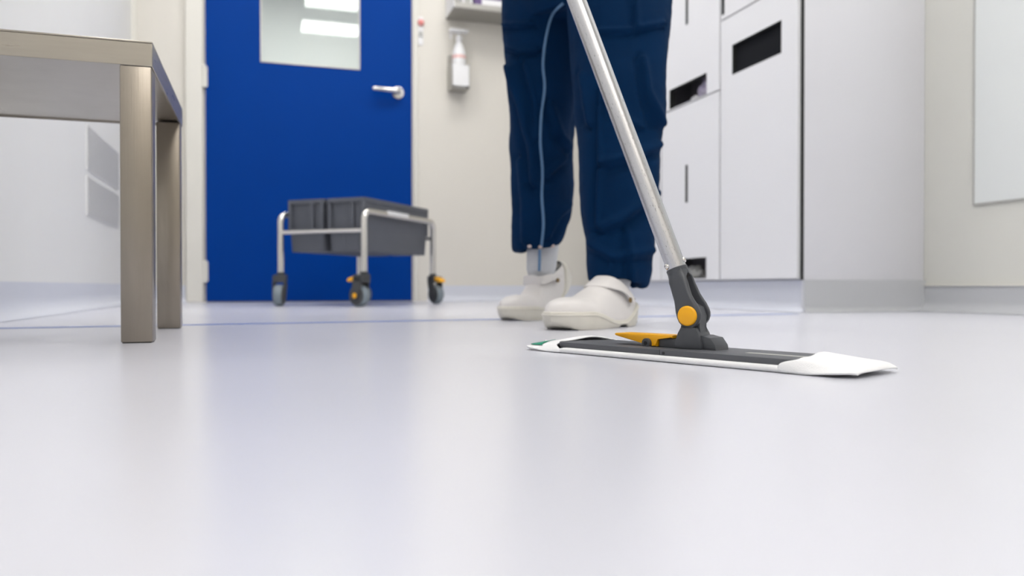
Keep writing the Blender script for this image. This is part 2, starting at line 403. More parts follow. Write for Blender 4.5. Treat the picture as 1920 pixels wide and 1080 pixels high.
def cabinet(y0, doors, label):
    y1 = y0+CW; t = thing('cabinet', label, 'cabinet', (CABX, y0, .103), 0, 'white cabinets along the right side')
    b = NB(); D = XR-CABX-.006
    boxr(b, (.02, .001, 0), (D, .018, 2.25)); boxr(b, (.02, CW-.018, 0), (D, CW-.001, 2.25)); boxr(b, (.02, .018, 0), (D, CW-.018, .006))
    boxr(b, (D-.012, .018, 0), (D, CW-.018, 2.25)); boxr(b, (.02, .018, 2.232), (D-.012, CW-.018, 2.25))
    obj('body', b, M['cab'], t)
    b = NB(); boxr(b, (.125, .018, .006), (.13, CW-.018, 2.232)); obj('inner_back', b, M['cab_in'], t)
    b = NB(); boxr(b, (.021, .0185, .0062), (.19, .022, 2.23)); boxr(b, (.021, CW-.022, .0062), (.19, CW-.0185, 2.23)); obj('inner_lining', b, M['cab_in'], t)
    prev = None
    for (z0, z1, holes) in doors:
        b = NB(); g = .0032
        cut_panel(b, g, CW-g, z0-.103+g, z1-.103-g, [(h[0], h[1], h[2]-.103, h[3]-.103) for h in holes], 0, .019)
        dr = obj('door', b, M['cab'], t)
        for h in holes:
            b = NB(); k = .0012; a0, a1, c0, c1 = h[0], h[1], h[2]-.103, h[3]-.103
            for lo, hi in (((.0006, a0, c0), (.0188, a0+k, c1)), ((.0006, a1-k, c0), (.0188, a1, c1)), ((.0006, a0+k, c0), (.0188, a1-k, c0+k)), ((.0006, a0+k, c1-k), (.0188, a1-k, c1))): boxr(b, lo, hi)
            obj('slot_liner', b, M['gap'], dr)
            if h[1]-h[0] < .03 or h[2] > .8 and y0 < 2.1:
                b = NB(); boxr(b, (.0145, a0+k, c0+k), (.0185, a1-k, c1-k)); obj('slot_back', b, M['slotb'], dr)
        b = NB(); boxr(b, (.021, .022, z0-.103+.001), (.19, CW-.022, z0-.103+.007)); obj('shelf', b, M['cab_in'], t)
    return t
# y measured from the near side of each unit
slit = lambda c, z0, z1: (c-.009, c+.009, z0, z1)
cA = cabinet(2.040, [(.103, 1.026, [(.083, .356, .817, .921)]), (1.026, 2.35, [(.405, .424, 1.045, 1.25)])], 'white cabinet with one wide dark slot beside the white pillar')
cB = cabinet(2.474, [(.103, .784, [(.088, .366, .110, .188), slit(.231, .404, .549)]), (.784, 2.35, [(.088, .366, .790, .868), slit(.231, 1.09, 1.24)])],
             'white cabinet with violet film in its slot, middle of the row')
cC = cabinet(2.908, [(.103, .784, [(.088, .366, .110, .188), slit(.231, .404, .549)]), (.784, 2.35, [(.088, .366, .790, .868), slit(.231, 1.09, 1.24)])],
             'white cabinet farthest from the lens, mostly hidden behind the person')
b = NB(); boxr(b, (CABX+.0095, COLY-.0297, .100), (CABX+.0118, 2.0402, 2.3)); struct('gap_shade_strip', b, M['gap'])  # black strip painting the shade of the gap between cabinet and pillar
crumple('violet crumpled film lying in the upper slot of the middle cabinet', (CABX+.052, 2.474+.15, .784+.0075), (.022, .075, .05), M['bag'], 3.1)
crumple('small white tissue beside the violet film in the middle cabinet slot', (CABX+.046, 2.474+.238, .784+.0075), (.016, .026, .018), M['bagw'], 6.4, 'tissue', 'tissue')
crumple('grey crumpled film in the low slot of the middle cabinet', (CABX+.054, 2.474+.26, .103+.0075), (.022, .07, .03), M['greyp'], 9.2)

# ================================================================== SHELF, DISPENSER, BUTTON ON BACK WALL
SX0 = .965
t = thing('wall_shelf', 'grey steel shelf fixed to the back wall above the soap dispenser', 'shelf', (SX0, YB, 1.545))
b = NB(); boxr(b, (0, -.20, 0), (.75, -.0005, .004), .001); boxr(b, (0, -.20, .004), (.75, -.196, .03), .001); obj('shelf_board', b, M['shelf'], t)
b = NB(); prism(b, [(0, .004), (-.20, .004), (-.20, .03), (-.03, .22), (0, .22)], 0, .004, frame((0, 1, 0), (0, 0, 1), (1, 0, 0), (0, -.0005, 0))); obj('side_plate', b, M['wplastic'], t)
b = NB(); boxr(b, (.004, -.004, .004), (.75, -.0005, .22)); obj('back_plate', b, M['shelf'], t)
for i, (x0, wx, h, m, lb) in enumerate([(.05, .055, .09, 'wplastic', 'white small carton at the left end of the wall shelf'), (.115, .205, .085, 'purple', 'purple glove carton lying on the wall shelf'),
                                    (.335, .12, .11, 'wplastic', 'white carton right of the purple carton on the shelf')]):
    c = thing('carton', lb, 'box', (SX0+x0+wx/2, YB-.11, 1.5492)); b = NB(); boxr(b, (-wx/2, -.075, 0), (wx/2, .075, h), .002); obj('box_body', b, M[m], c)
    b = NB(); boxr(b, (-wx*.3, -.076, h*.3), (wx*.3, -.0752, h*.7)); obj('printed_panel', b, M['wplastic' if m == 'purple' else 'greyp'], c)
DXC = px(856, 150, 4.33); dx = .5*(.972+1.078)
t = thing('soap_dispenser', 'white wall dispenser holder with open front below the pump bottle', 'dispenser', (dx, YB, 1.148))
b = NB(); boxr(b, (-.05, -.012, 0), (.05, -.0005, .20), .002); obj('back_plate', b, M['shelf'], t)
b = NB(); boxr(b, (-.05, -.105, 0), (-.046, -.012, .135), .001); boxr(b, (.046, -.105, 0), (.05, -.012, .135), .001); boxr(b, (-.046, -.105, 0), (.046, -.012, .004), .001)
obj('holder', b, M['shelf'], t)
b = NB(); boxr(b, (-.044, -.108, .012), (.046, -.104, .125), .0015); obj('front_plate', b, M['wplastic'], t)
t = thing('pump_bottle', 'white pump bottle with pink band standing in the wall dispenser', 'bottle', (dx+.002, YB-.058, 1.1525))
b = NB(); lathe(b, [(.034, 0), (.037, .004), (.037, .185), (.034, .205), (.024, .235), (.014, .255), (.013, .262), (.013, .272)], seg=24); obj('bottle_body', b, M['wplastic'], t, angle=60)
b = NB(); lathe(b, [(.0374, .163), (.0374, .181)], seg=24, cap=False); obj('printed_band', b, M['pinkband'], t)
b = NB(); lathe(b, [(.017, .264), (.017, .285), (.007, .288), (.006, .308)], seg=16); boxr(b, (-.055, -.03, .306), (.05, .02, .322), .006, 2); tube(b, [(-.045, 0, .305), (-.045, 0, .27)], .004, 8); obj('pump_lever', b, M['wplastic'], t)
t = thing('push_button', 'small red button with grey plate on the wall right of the door', 'button', (DX1+.052, YB, 1.50))
b = NB(); boxr(b, (-.014, -.006, -.11), (.014, -.0005, .045), .003); obj('back_plate', b, M['wplastic'], t)
b = NB(); lathe(b, [(.017, 0), (.017, .008), (.012, .016), (.0, .018)], axis_frame((0, -.006, .01), (0, -1, 0)), cap=False); obj('red_button', b, M['red'], t)
b = NB(); boxr(b, (-.009, -.010, -.065), (.009, -.006, -.035), .002); obj('key_switch', b, M['greyp'], t)

# ================================================================== TROLLEY WITH CRATES
TW, TL = .394, .59
tc = cw(-.6546, 3.4325)
trz = math.atan2(-.363, .932) - YAW
t = thing('crate_trolley', 'steel tube trolley on four casters carrying two grey crates by the blue door', 'trolley', tc, trz)
def cam_dir(v):                 # direction given right/ahead of the lens -> trolley local
    a = cw(v[0], v[1]) - cw(0, 0); return Matrix.Rotation(-trz, 3, 'Z') @ a
hz, hr = .376, .0128
for sx in (-1, 1):
    x = sx*TW/2; pts = [(x, -TL/2, .125)] + arc_pts((x, -TL/2, .12), (x, -TL/2, hz), (x, 0, hz), .035) + arc_pts((x, 0, hz), (x, TL/2, hz), (x, TL/2, .12), .035) + [(x, TL/2, .125)]
    b = NB(); tube(b, pts, hr, 14); h = obj('side_hoop', b, M['chrome'], t)
    if sx > 0:
        b = NB(); boxr(b, (x+.004, -.13, hz-.002), (x+hr+.0012, .04, hz+hr+.0006), .001); obj('label_strip', b, M['wplastic'], h)
for sy in (-1, 1):
    b = NB(); tube(b, [(-TW/2, sy*TL/2, .300), (TW/2, sy*TL/2, .300)], .0085, 12); obj('cross_bar', b, M['chrome'], t)
def caster(x, y, nrm, brake, hub, flip=False):
    n = cam_dir(nrm); n.normalize(); f = Vector((-n.y, n.x, 0))     # trail direction of the swivel
    if (cam_dir((0, -1)).dot(f) < 0) != flip: f = -f
    R_ = .044; c = Vector((x, y, R_)) + f*.026
    m = frame(f, Vector((0, 0, 1)), f.cross(Vector((0, 0, 1))), c); hs = 1 if f.cross(Vector((0, 0, 1))).dot(n) > 0 else -1
    b = NB(); lathe(b, [(.016, .118), (.016, .138)], Matrix.Translation((x, y, 0)), 14)
    for s in (-1, 1):
        prism(b, [(-.036, .070), (.006, .076), (.016, .050), (.018, -.008), (0, -.018), (-.014, -.008), (-.030, .036)], s*.0225-.0025, s*.0225+.0025, m, .001)
    prism(b, [(-.036, .052), (.012, .056), (.010, .082), (-.036, .084)], -.025, .025, m, .002)
    o = obj('caster', b, M['caster'], t)
    b = NB(); lathe(b, [(.020, -.0165), (.040, -.016), (.0435, -.010), (.044, 0), (.0435, .010), (.040, .016), (.020, .0165)], m, 28); wh = obj('wheel', b, M['tyre'], o)
    b = NB(); lathe(b, [(.0365, -.0195), (.0375, -.017), (.0375, .017), (.0365, .0195)], m, 28); obj('wheel_disc', b, M['caster'], o)
    if hub:
        b = NB(); lathe(b, [(.0105, .0251), (.0105, .028), (.007, .030)], m @ Matrix.Rotation(0 if hs > 0 else math.pi, 4, 'Y'), 16); obj('hub_cap', b, M['yellow'], o)
    if brake:
        b = NB(); q = Vector(m.inverted() @ Vector((x, y, 0))); 
        prism(b, [(.004, .064), (.048, .054), (.056, .060), (.046, .070), (.006, .080)], -.016, .016, m, .003); obj('brake_pedal', b, M['yellow'], o)
caster(TW/2, -TL/2, (-.55, -.83), True, True, True)
caster(-TW/2, -TL/2, (1, .05), False, False)
caster(TW/2, TL/2, (-.78, -.62), True, False)
caster(-TW/2, TL/2, (-.55, -.83), False, True)
def crate(xc, label):
    c = thing('crate', label, 'crate', t.matrix_basis @ Vector((xc, .005, .2215)), trz, 'grey crates on the trolley')
    hw, hl, H_ = .0890, .278, .212
    def ring(s, sl, z, r=.012):
        a, l = hw*s, hl*sl; out = []
        for qx, qy, st in ((1, 1, 0), (-1, 1, 1), (-1, -1, 2), (1, -1, 3)):
            for k in range(4):
                an = (st+k/3)*math.pi/2; out.append(Vector((qx*(a-r)+math.cos(an)*r, qy*(l-r)+math.sin(an)*r, z)))
        return out
    b = NB(); loft(b, [ring(.82, .925, .006), ring(.905, .940, H_), ring(.95, .955, H_), ring(.94, .940, .088), ring(.93, .962, .086), ring(.88, .945, 0)], True, True); obj('crate_body', b, M['crate'], c, angle=35)
    b = NB(); loft(b, [ring(.93, .935, H_-.018), ring(1.0, .995, H_-.016), ring(1.0, .995, H_), ring(.905, .940, H_)], False, False); obj('rim', b, M['crate'], c, angle=35)
    for sy in (-1, 1):
        b = NB(); boxr(b, (-hw*.95, min(sy*hl*.93, sy*hl*.992), .088), (hw*.95, max(sy*hl*.93, sy*hl*.992), .096)); obj('flange', b, M['crate'], c)
        for xx in (-.077, .030, .077):
            b = NB(); boxr(b, (xx-.0075, min(sy*hl*.93, sy*hl*.990), .096), (xx+.0075, max(sy*hl*.93, sy*hl*.990), H_-.016), .001); obj('rib', b, M['crate'], c)
    return c
bpy.context.view_layer.update()
crate(-.0955, 'grey ribbed plastic crate on the trolley, left of the two')
crate(.0955, 'grey ribbed plastic crate on the trolley, right of the two beside the label strip')

# ================================================================== FLAT MOP
Ax, Ay = .0168, .995
ux, uy = .652, -.758
mo = cw(Ax + ux*.208 + .758*.0475, Ay + uy*.208 + .652*.0475)
mrz = math.atan2(uy, ux) - YAW
mop = thing('flat_mop', 'flat mop with white microfibre pad, charcoal frame and aluminium pole', 'mop', mo, mrz)
HX, HY = .212, .0485
def tip_lift(x): return (.0040 if x > 0 else .0040)*sstep(.165, HX, abs(x))
def padring(sx, sy, z, r=.016):
    a, l = (HX-.008)*sx, HY*sy; out = []
    for qx, qy, st in ((1, 1, 0), (-1, 1, 1), (-1, -1, 2), (1, -1, 3)):
        for k in range(6):
            an = (st+k/5)*math.pi/2; out.append(Vector((qx*(a-r)+math.cos(an)*r, qy*(l-r)+math.sin(an)*r, z)))
        nx, ny = {0: (-1, 1), 1: (-1, -1), 2: (1, -1), 3: (1, 1)}[st]
    return out
b = NB(); loft(b, [padring(.975, .93, .0004), padring(.995, .975, .0014), padring(1.0, 1.0, .0036), padring(.995, .975, .0058), padring(.98, .93, .0066)]);
bmesh.ops.subdivide_edges(b, edges=[e_ for e_ in b.edges if abs(e_.verts[0].co.x-e_.verts[1].co.x) > .2], cuts=60)
for v in b.verts: v.co.z = v.co.z*(1-.78*sstep(.140, .165, abs(v.co.x))) + tip_lift(v.co.x)
obj('microfibre_pad', b, M['micro'], mop, angle=80)
def pocket(side, m_near, m_far):
    nu, nv = 18, 28; b = NB(); top = []
    for i in range(nu+1):
        u = i/nu; row = []
        for j in range(nv+1):
            th = math.pi*j/nv; q = sstep(0, .45, u); c_ = math.cos(th); si = max(0., math.sin(th))
            v = -math.copysign(abs(c_)**((.62+.30*q) if side > 0 else .90), c_); f = (v+1)/2
            mouth = m_near+(m_far-m_near)*f + .009*(1-v*v) - .016*sstep(.86, 1.0, abs(v))   # concave mouth with short tails
            xend = HX*1.012
            x = mouth+(xend-mouth)*math.sin(u*math.pi/2)**.9
            w_ = max(0, (x-mouth)/(xend-mouth))
            e = max(0, (x-(HX-.016))/.016); wv = (HY*1.02)*(1.0-.16*e*e)      # rounded corners
            k = si**((.50+.80*q) if side > 0 else (.95+.35*q))
            crest = ((.0170-.0085*sstep(.05, .95, w_)) if side > 0 else (.0172-.0118*sstep(.10, .95, w_)))*max(0, 1-w_**9)**.5
            zb = .0010
            z = zb + max(0, crest-zb)*k + (.0008*math.sin(v*7+1.3)+.0005*math.sin(v*3+u*9))*(1-u)*k + tip_lift(side*x)
            row.append(Vector((side*x, (v+.26*(q if side > 0 else 1)*(1-v*v))*wv, z)))
        top.append(row)
    V = [[b.verts.new(p) for p in r] for r in top]
    for i in range(nu):
        for j in range(nv): b.faces.new((V[i][j], V[i+1][j], V[i+1][j+1], V[i][j+1]))
    o = obj('pocket', b, M['micro'], mop, smooth=True)
    if o.data.polygons[len(o.data.polygons)//2].normal.z < 0: o.data.flip_normals()
    s = o.modifiers.new('thick', 'SOLIDIFY'); s.thickness = .0022; s.offset = -1
    s2 = o.modifiers.new('sub', 'SUBSURF'); s2.levels = 1; s2.render_levels = 1
    def surf(u, v):
        a = u*nu; c = (v+1)/2*nv; i, j = int(a), int(c); fa, fc = a-i, c-j
        return (top[i][j]*(1-fa)*(1-fc)+top[i+1][j]*fa*(1-fc)+top[i][j+1]*(1-fa)*fc+top[i+1][j+1]*fa*fc)
    return o, surf
pocket(1, .159, .134)
pl, sf = pocket(-1, .160, .124)
def patch(u0, u1, v0, v1, lift, n=6):
    b = NB(); V = [[b.verts.new(sf(u0+(u1-u0)*i/n, v0+(v1-v0)*j/n)+Vector((0, 0, lift))) for j in range(n+1)] for i in range(n+1)]
    for i in range(n):
        for j in range(n): b.faces.new((V[i][j], V[i+1][j], V[i+1][j+1], V[i][j+1]))
    return b
o = obj('printed_tag', patch(.27, .62, -.72, -.34, .0008), M['green'], pl, smooth=True); o['label'] = 'green woven tag with a white curved letter'
if o.data.polygons[10].normal.z < 0: o.data.flip_normals()
m = o.modifiers.new('thick', 'SOLIDIFY'); m.thickness = .0004; m.offset = 1
b = NB(); pts = []
for k in range(13):
    a = -math.pi*.15 + k/12*math.pi*1.3
    pts.append(sf(.42+.06*math.cos(a), -.43+.07*math.sin(a+math.pi*.5))+Vector((0, 0, .0014)))
tube(b, pts, .0010, 6); obj('printed_letter', b, M['white'], pl)
# frame: two hinged halves
FZ0, FZ1 = .0062, .0128
for s in (-1, 1):
    xa, xb = (.0005, .172) if s > 0 else (-.177, -.0005)
    o_ = [(xa, -.041), (xb, -.041), (xb, .037), (xa, .037)]
    if s > 0: o_ = [(xa, -.041), (xb-.02, -.041), (xb, -.025), (xb, .022), (xb-.02, .037), (xa, .037)]
    else: o_ = [(xa+.026, -.041), (xb, -.041), (xb, .037), (xa+.02, .037), (xa+.004, .022), (xa+.004, 0), (xa+.012, -.022), (xa+.018, -.035)]
    b = NB(); prism(b, o_, FZ0, FZ1, None, .0009, 2); fr = obj('frame_half', b, M['darkp2'], mop)
    if s > 0:
        b = NB(); lathe(b, [(.0016, 0), (.0016, .0008)], axis_frame((.0055, -.0412, .0092), (0, -1, 0)), 12); obj('pin_hole', b, M['black'], fr)
        b = NB(); boxr(b, (.085, -.012, FZ1), (.150, -.003, FZ1+.0003)); obj('wear_strip', b, M['greyp'], fr)
# yellow locking pedal, block and pivot
b = NB()
fr_y = frame((1, 0, 0), (0, 0, 1), (0, -1, 0), (.011, -.002, 0))
prism(b, [(-.098, .0245), (-.096, .0228), (-.043, .0135), (-.036, .0135), (-.0345, .0226), (-.014, .0234), (-.013, .0264), (-.060, .0260), (-.096, .0258)], -.014, .014, fr_y, .0012, 2); obj('locking_pedal', b, M['yellow'], mop)
b = NB(); prism(b, [(-.036, .0128), (-.012, .0128), (-.0125, .0231), (-.036, .0222)], -.012, .013, frame((1, 0, 0), (0, 0, 1), (0, -1, 0), (.0125, .0, 0)), .0012, 2); obj('latch_block', b, M['darkp'], mop)
b = NB(); lathe(b, [(.0022, -.016), (.0055, -.016), (.0055, .016), (.0022, .016)], frame((1, 0, 0), (0, 0, 1), (0, -1, 0), (-.0365, -.004, .0165)), 20); boxr(b, (-.042, -.018, .0126), (-.031, .010, .0165)); obj('pivot_tube', b, M['darkp'], mop)
b = NB(); lathe(b, [(.0024, 0), (.0024, .0006)], axis_frame((-.0365, -.0200, .0165), (0, -1, 0)), 12); obj('pivot_hole', b, M['black'], mop)
# joint
JX, JY, KZ = .014, .0, .0495
b = NB()
prism(b, [(JX-.034, .0126), (JX+.034, .0126), (JX+.033, .018), (JX+.027, .0256), (JX+.014, .0278), (JX-.014, .0278), (JX-.022, .0235), (JX-.034, .0215)], -.012, .012, frame((1, 0, 0), (0, 0, 1), (0, -1, 0), (0, JY+.004, 0)), .0015, 2); obj('joint_base', b, M['darkp'], mop)
AXY = -math.radians(11)              # the knuckle axis, turned a little from the pad's cross direction
ax = Vector((math.sin(AXY), math.cos(AXY), 0)); tx = Vector((ax.y, -ax.x, 0))
K = Vector((JX, JY, KZ))
b = NB()
fp = frame(tx, Vector((0, 0, 1)), -ax, Vector((JX, JY, 0)))
prof = [(-.0165, .0130), (.0165, .0130), (.0165, .0180), (.0125, .0270), (.0098, .0370), (.0120, .0480), (.0085, .058), (0, .0618), (-.0085, .058), (-.0120, .0480), (-.0098, .0370), (-.0125, .0270), (-.0165, .0180)]
prism(b, prof, -.0085, .0085, fp, .001, 2)
prism(b, [(-.0160, .0130), (.0160, .0130), (.0160, .0185), (.0120, .0300), (.0085, .036), (-.0085, .036), (-.0120, .0300), (-.0160, .0185)], -.0150, .0150, fp, .0015, 2)
obj('joint_post', b, M['darkp'], mop)
R3 = Matrix.Rotation(-mrz, 3, 'Z')
Pd = R3 @ (cw(-.123, .064, .365)-cw(0, 0, 0)); Pd.normalize()
side = ax; fwdv = side.cross(Pd).normalized(); side2 = Pd.cross(fwdv).normalized()
b = NB()
fk = frame(fwdv, Pd, -side2, K)       # outline x across, y up the pole, extruded along the knuckle axis
def cheek(sgn):
    rows = []
    for h in [-.0138, -.0134, -.0125, -.0105, -.007, -.003, .002, .008, .014, .020, .027, .034, .041, .0455, .049, .0525]:
        wd = math.sqrt(max(.0138**2-h*h, 1e-6)) if h < .002 else .0137-.0035*sstep(.002, .022, h)+.0010*sstep(.022, .050, h)
        po_ = .0158+(.0112-.0158)*sstep(.010, .050, h); pi_ = .0092+(.0062-.0092)*sstep(.010, .040, h)
        if h > .041: pi_ = pi_*(1-sstep(.041, .0455, h))
        r_ = min(.0035+.006*sstep(.03, .0525, h), wd*.9, (po_-pi_)*.49); ring = []
        for qx, qy, st in ((1, 1, 0), (-1, 1, 1), (-1, -1, 2), (1, -1, 3)):
            rr = r_ if qy > 0 else min(r_, .0012)
            if qy > 0: rr = min(max(r_, .0022+.008*sstep(.025, .0525, h)), wd*.95, (po_-pi_)*.9)
            for k in range(5):
                an = (st+k/4)*math.pi/2
                ring.append(fk @ Vector((qx*(max(wd, .0004)-rr)+math.cos(an)*rr, h, sgn*((po_-rr if qy > 0 else pi_+rr)+math.sin(an)*rr))))
        rows.append(ring)
    loft(b, rows)
cheek(1); cheek(-1)
lathe(b, [(.0100, .047), (.0116, .050), (.0118, .0535), (.0108, .0545)], axis_frame(K, Pd), 28)
obj('joint_fork', b, M['darkp'], mop)
b = NB(); cm = axis_frame(K - side2*.0158, -side2); lathe(b, [(.0108, 0), (.0108, .0018), (.0100, .0030), (.0085, .0034), (.0, .0036)], cm, 32, False); obj('pivot_cap', b, M['yellow'], mop, angle=60)
b = NB(); tube(b, [K-side2*.0157, K+side2*.0157], .004, 12); obj('pivot_pin', b, M['chrome'], mop)
pr = .0109
b = NB(); pm = axis_frame(K, Pd)
lathe(b, [(pr-.001, .0535), (pr, .0541), (pr, 1.36), (pr-.001, 1.361)], None, 40)
po = obj('pole', b, M['pole'], mop); po.matrix_local = pm
b = NB(); lathe(b, [(pr+.002, 1.24), (pr+.0035, 1.245), (pr+.0035, 1.37), (.006, 1.378)], None, 24); g_ = obj('pole_grip', b, M['darkp'], mop); g_.matrix_local = pm
# rivets sit where the photograph shows them: right rim and left rim of the pole foot
view = R3 @ Vector((SN, CS, 0)); rt = Pd.cross(view).normalized()
if (R3 @ (cw(1, 0)-cw(0, 0))).dot(rt) < 0: rt = -rt
tow = rt.cross(Pd).normalized()
if tow.dot(view) > 0: tow = -tow
for sgn, hgt in ((1, .0600), (-1, .0585)):
    n_ = (rt*.93*sgn + tow*.36).normalized(); b = NB(); c_ = K+Pd*hgt+n_*(pr-.0006)
    lathe(b, [(.0034, 0), (.0034, .0008), (.0026, .0022), (.0, .0027)], axis_frame(c_, n_), 14, False); obj('rivet', b, M['chrome'], po if False else mop, angle=60)

# ================================================================== PERSON
FACE = math.radians(36)
Fd = Vector((-math.sin(FACE), -math.cos(FACE)))       # heading, right/ahead of the lens
Lf = Vector((-Fd.y, Fd.x))                            # the person's left
per = thing('person', 'person in navy coverall and white clogs walking forward with the mop', 'person', cw(.16, 1.72))
pinv = Matrix.Translation(-per.location)
def pobj(name, bm, m, parent=per, **k):               # geometry given in world coordinates
    bmesh.ops.transform(bm, matrix=pinv, verts=bm.verts); return obj(name, bm, m, parent, **k)
def leg_rings(rows, n=36):
    rings = []
    for (y, l, r, dep, thick) in rows:
        z = CH+(537-y)/F*dep; cx = ((l+r)/2-960)/F*dep; hw = (r-l)/2/F*dep
        rings.append((cx, dep, z, hw, thick))
    return rings
near = [(530, 1104, 1211, 1.612, .066), (500, 1101, 1219, 1.612, .070), (450, 1097, 1224, 1.615, .074), (400, 1089, 1227, 1.620, .076), (350, 1084, 1230, 1.622, .078),
        (300, 1082, 1233, 1.625, .079), (250, 1079, 1236, 1.63, .080), (200, 1076, 1240, 1.635, .083), (150, 1072, 1244, 1.645, .086), (100, 1069, 1249, 1.655, .090), (50, 1066, 1254, 1.665, .094), (0, 1064, 1259, 1.675, .098), (-70, 1058, 1266, 1.69, .104)]
far = [(467, 964, 1050, 1.915, .066), (450, 961, 1057, 1.912, .069), (400, 964, 1070, 1.905, .073), (350, 961, 1075, 1.90, .075), (300, 958, 1074, 1.89, .076), (250, 955, 1076, 1.88, .078),
       (200, 949, 1080, 1.87, .082), (150, 945, 1086, 1.86, .086), (100, 943, 1093, 1.85, .090), (50, 942, 1100, 1.84, .094), (0, 941, 1108, 1.83, .098), (-70, 938, 1120, 1.82, .104)]
def ring_pts(r, n=40, sc=1., dz=0., tilt=None):
    cx, cy, z, hw, th = r; out = []
    for k in range(n):
        a = k*2*math.pi/n; X = cx+math.cos(a)*hw*sc; Y = cy+math.sin(a)*th*sc; Z = z+dz
        if tilt: Z += tilt(math.cos(a), math.sin(a))
        out.append(cw(X, Y, Z))
    return out
def leg_loft(bm, rows, tilt):
    R_ = leg_rings(rows); dense = []
    for a, c in zip(R_, R_[1:]):
        for k in range(3): dense.append(tuple(p+(q-p)*k/3 for p, q in zip(a, c)))
    dense.append(R_[-1])
    rings = [ring_pts(dense[0], sc=.5, dz=.07), ring_pts(dense[0], sc=.72, dz=.06), ring_pts(dense[0], sc=.80, dz=.0, tilt=tilt)]
    for i, r in enumerate(dense): rings.append(ring_pts(r, tilt=(lambda c, s, i=i: tilt(c, s)*max(0, 1-i/6))))
    rings += [ring_pts(dense[-1], sc=.92, dz=.03), ring_pts(dense[-1], sc=.72, dz=.065), ring_pts(dense[-1], sc=.4, dz=.085)]
    loft(bm, rings)
b = NB()
leg_loft(b, near, lambda c, s: -.006*max(0, c)-.002*s + .004*max(0, -c))
leg_loft(b, far, lambda c, s: .012*max(0, c) - .004*max(0, -c)+.003*s)
def body_ring(c, w_, d_, z, lean=0, n=40, p=.8):
    out = []
    for k in range(n):
        a = k*2*math.pi/n; ca, sa = math.cos(a), math.sin(a)
        u = math.copysign(abs(ca)**p, ca)*w_; v = math.copysign(abs(sa)**p, sa)*d_
        q = Lf*u + Fd*v; out.append(cw(c[0]+q.x, c[1]+q.y, z + lean*v))
    return out
pel = Vector((.150, 1.760))
def spine(s): return pel + Fd*s
loft(b, [body_ring(spine(.0), .13, .085, .68), body_ring(spine(0), .165, .115, .74), body_ring(spine(0), .185, .125, .83), body_ring(spine(.02), .18, .12, .92, -.3),
         body_ring(spine(.06), .165, .11, 1.02, -.4), body_ring(spine(.12), .17, .115, 1.13, -.5), body_ring(spine(.19), .185, .115, 1.24, -.5), body_ring(spine(.24), .175, .10, 1.31, -.5), body_ring(spine(.27), .10, .075, 1.355, -.5), body_ring(spine(.285), .062, .062, 1.385, -.4)])
# sleeves to the pole
def pole_at(z):
    s = (z-KZ)/.365; k0 = (.1967, .856); return Vector((k0[0]-.123*s, k0[1]+.064*s, z))
def V3(p2, z): return Vector((p2.x, p2.y, z))
shR = V3(spine(.235)-Lf*.165, 1.30); shL = V3(spine(.235)+Lf*.165, 1.30)
hR = pole_at(1.27); hL = pole_at(1.00)
elR = Vector((-.235, 1.36, 1.10)); elL = Vector((.155, 1.24, 1.03))
def toward(a, c, d): return a + (c-a).normalized()*d
wrR = toward(hR, elR, .085); wrL = toward(hL, elL, .085)
for sh, el, wr in ((shR, elR, wrR), (shL, elL, wrL)):
    pts = [sh.lerp(V3(spine(.23), 1.28), .35), sh, sh.lerp(el, .5), el, el.lerp(wr, .5), wr]
    P_ = [cw(p.x, p.y, p.z) for p in pts]; tube(b, P_, [.075, .078, .066, .058, .050, .042], 20)
for v in b.verts: pass
cloth = pobj('coverall', b, M['navy'])
rm = cloth.modifiers.new('remesh', 'REMESH'); rm.mode = 'VOXEL'; rm.voxel_size = .0055; rm.use_smooth_shade = True
sm = cloth.modifiers.new('smooth', 'SMOOTH'); sm.factor = .5; sm.iterations = 3
bpy.context.view_layer.update()
dg = bpy.context.evaluated_depsgraph_get(); me = bpy.data.meshes.new_from_object(cloth.evaluated_get(dg))
cloth.modifiers.clear(); cloth.data = me
nrm = [v.normal.copy() for v in me.vertices]
RWC = Matrix.Rotation(YAW, 3, 'Z')
def creases(q):                  # q: right/ahead/height of the lens frame
    x, y, z = q; h = 0.
    # long drape folds down the legs
    h += .0085*noise.noise(Vector((x*11, y*11, z*1.8))) + 0.0038*noise.noise(Vector((x*24+z*3, y*24, z*4+7)))
    k = .5+.8*math.exp(-((z-.44)/.11)**2)+.9*math.exp(-((z-.15)/.08)**2)
    h += .0060*k*noise.noise(Vector((x*9+3, y*9, z*13)))
    h += .0010*noise.noise(Vector((x*60, y*60, z*60)))
    return h
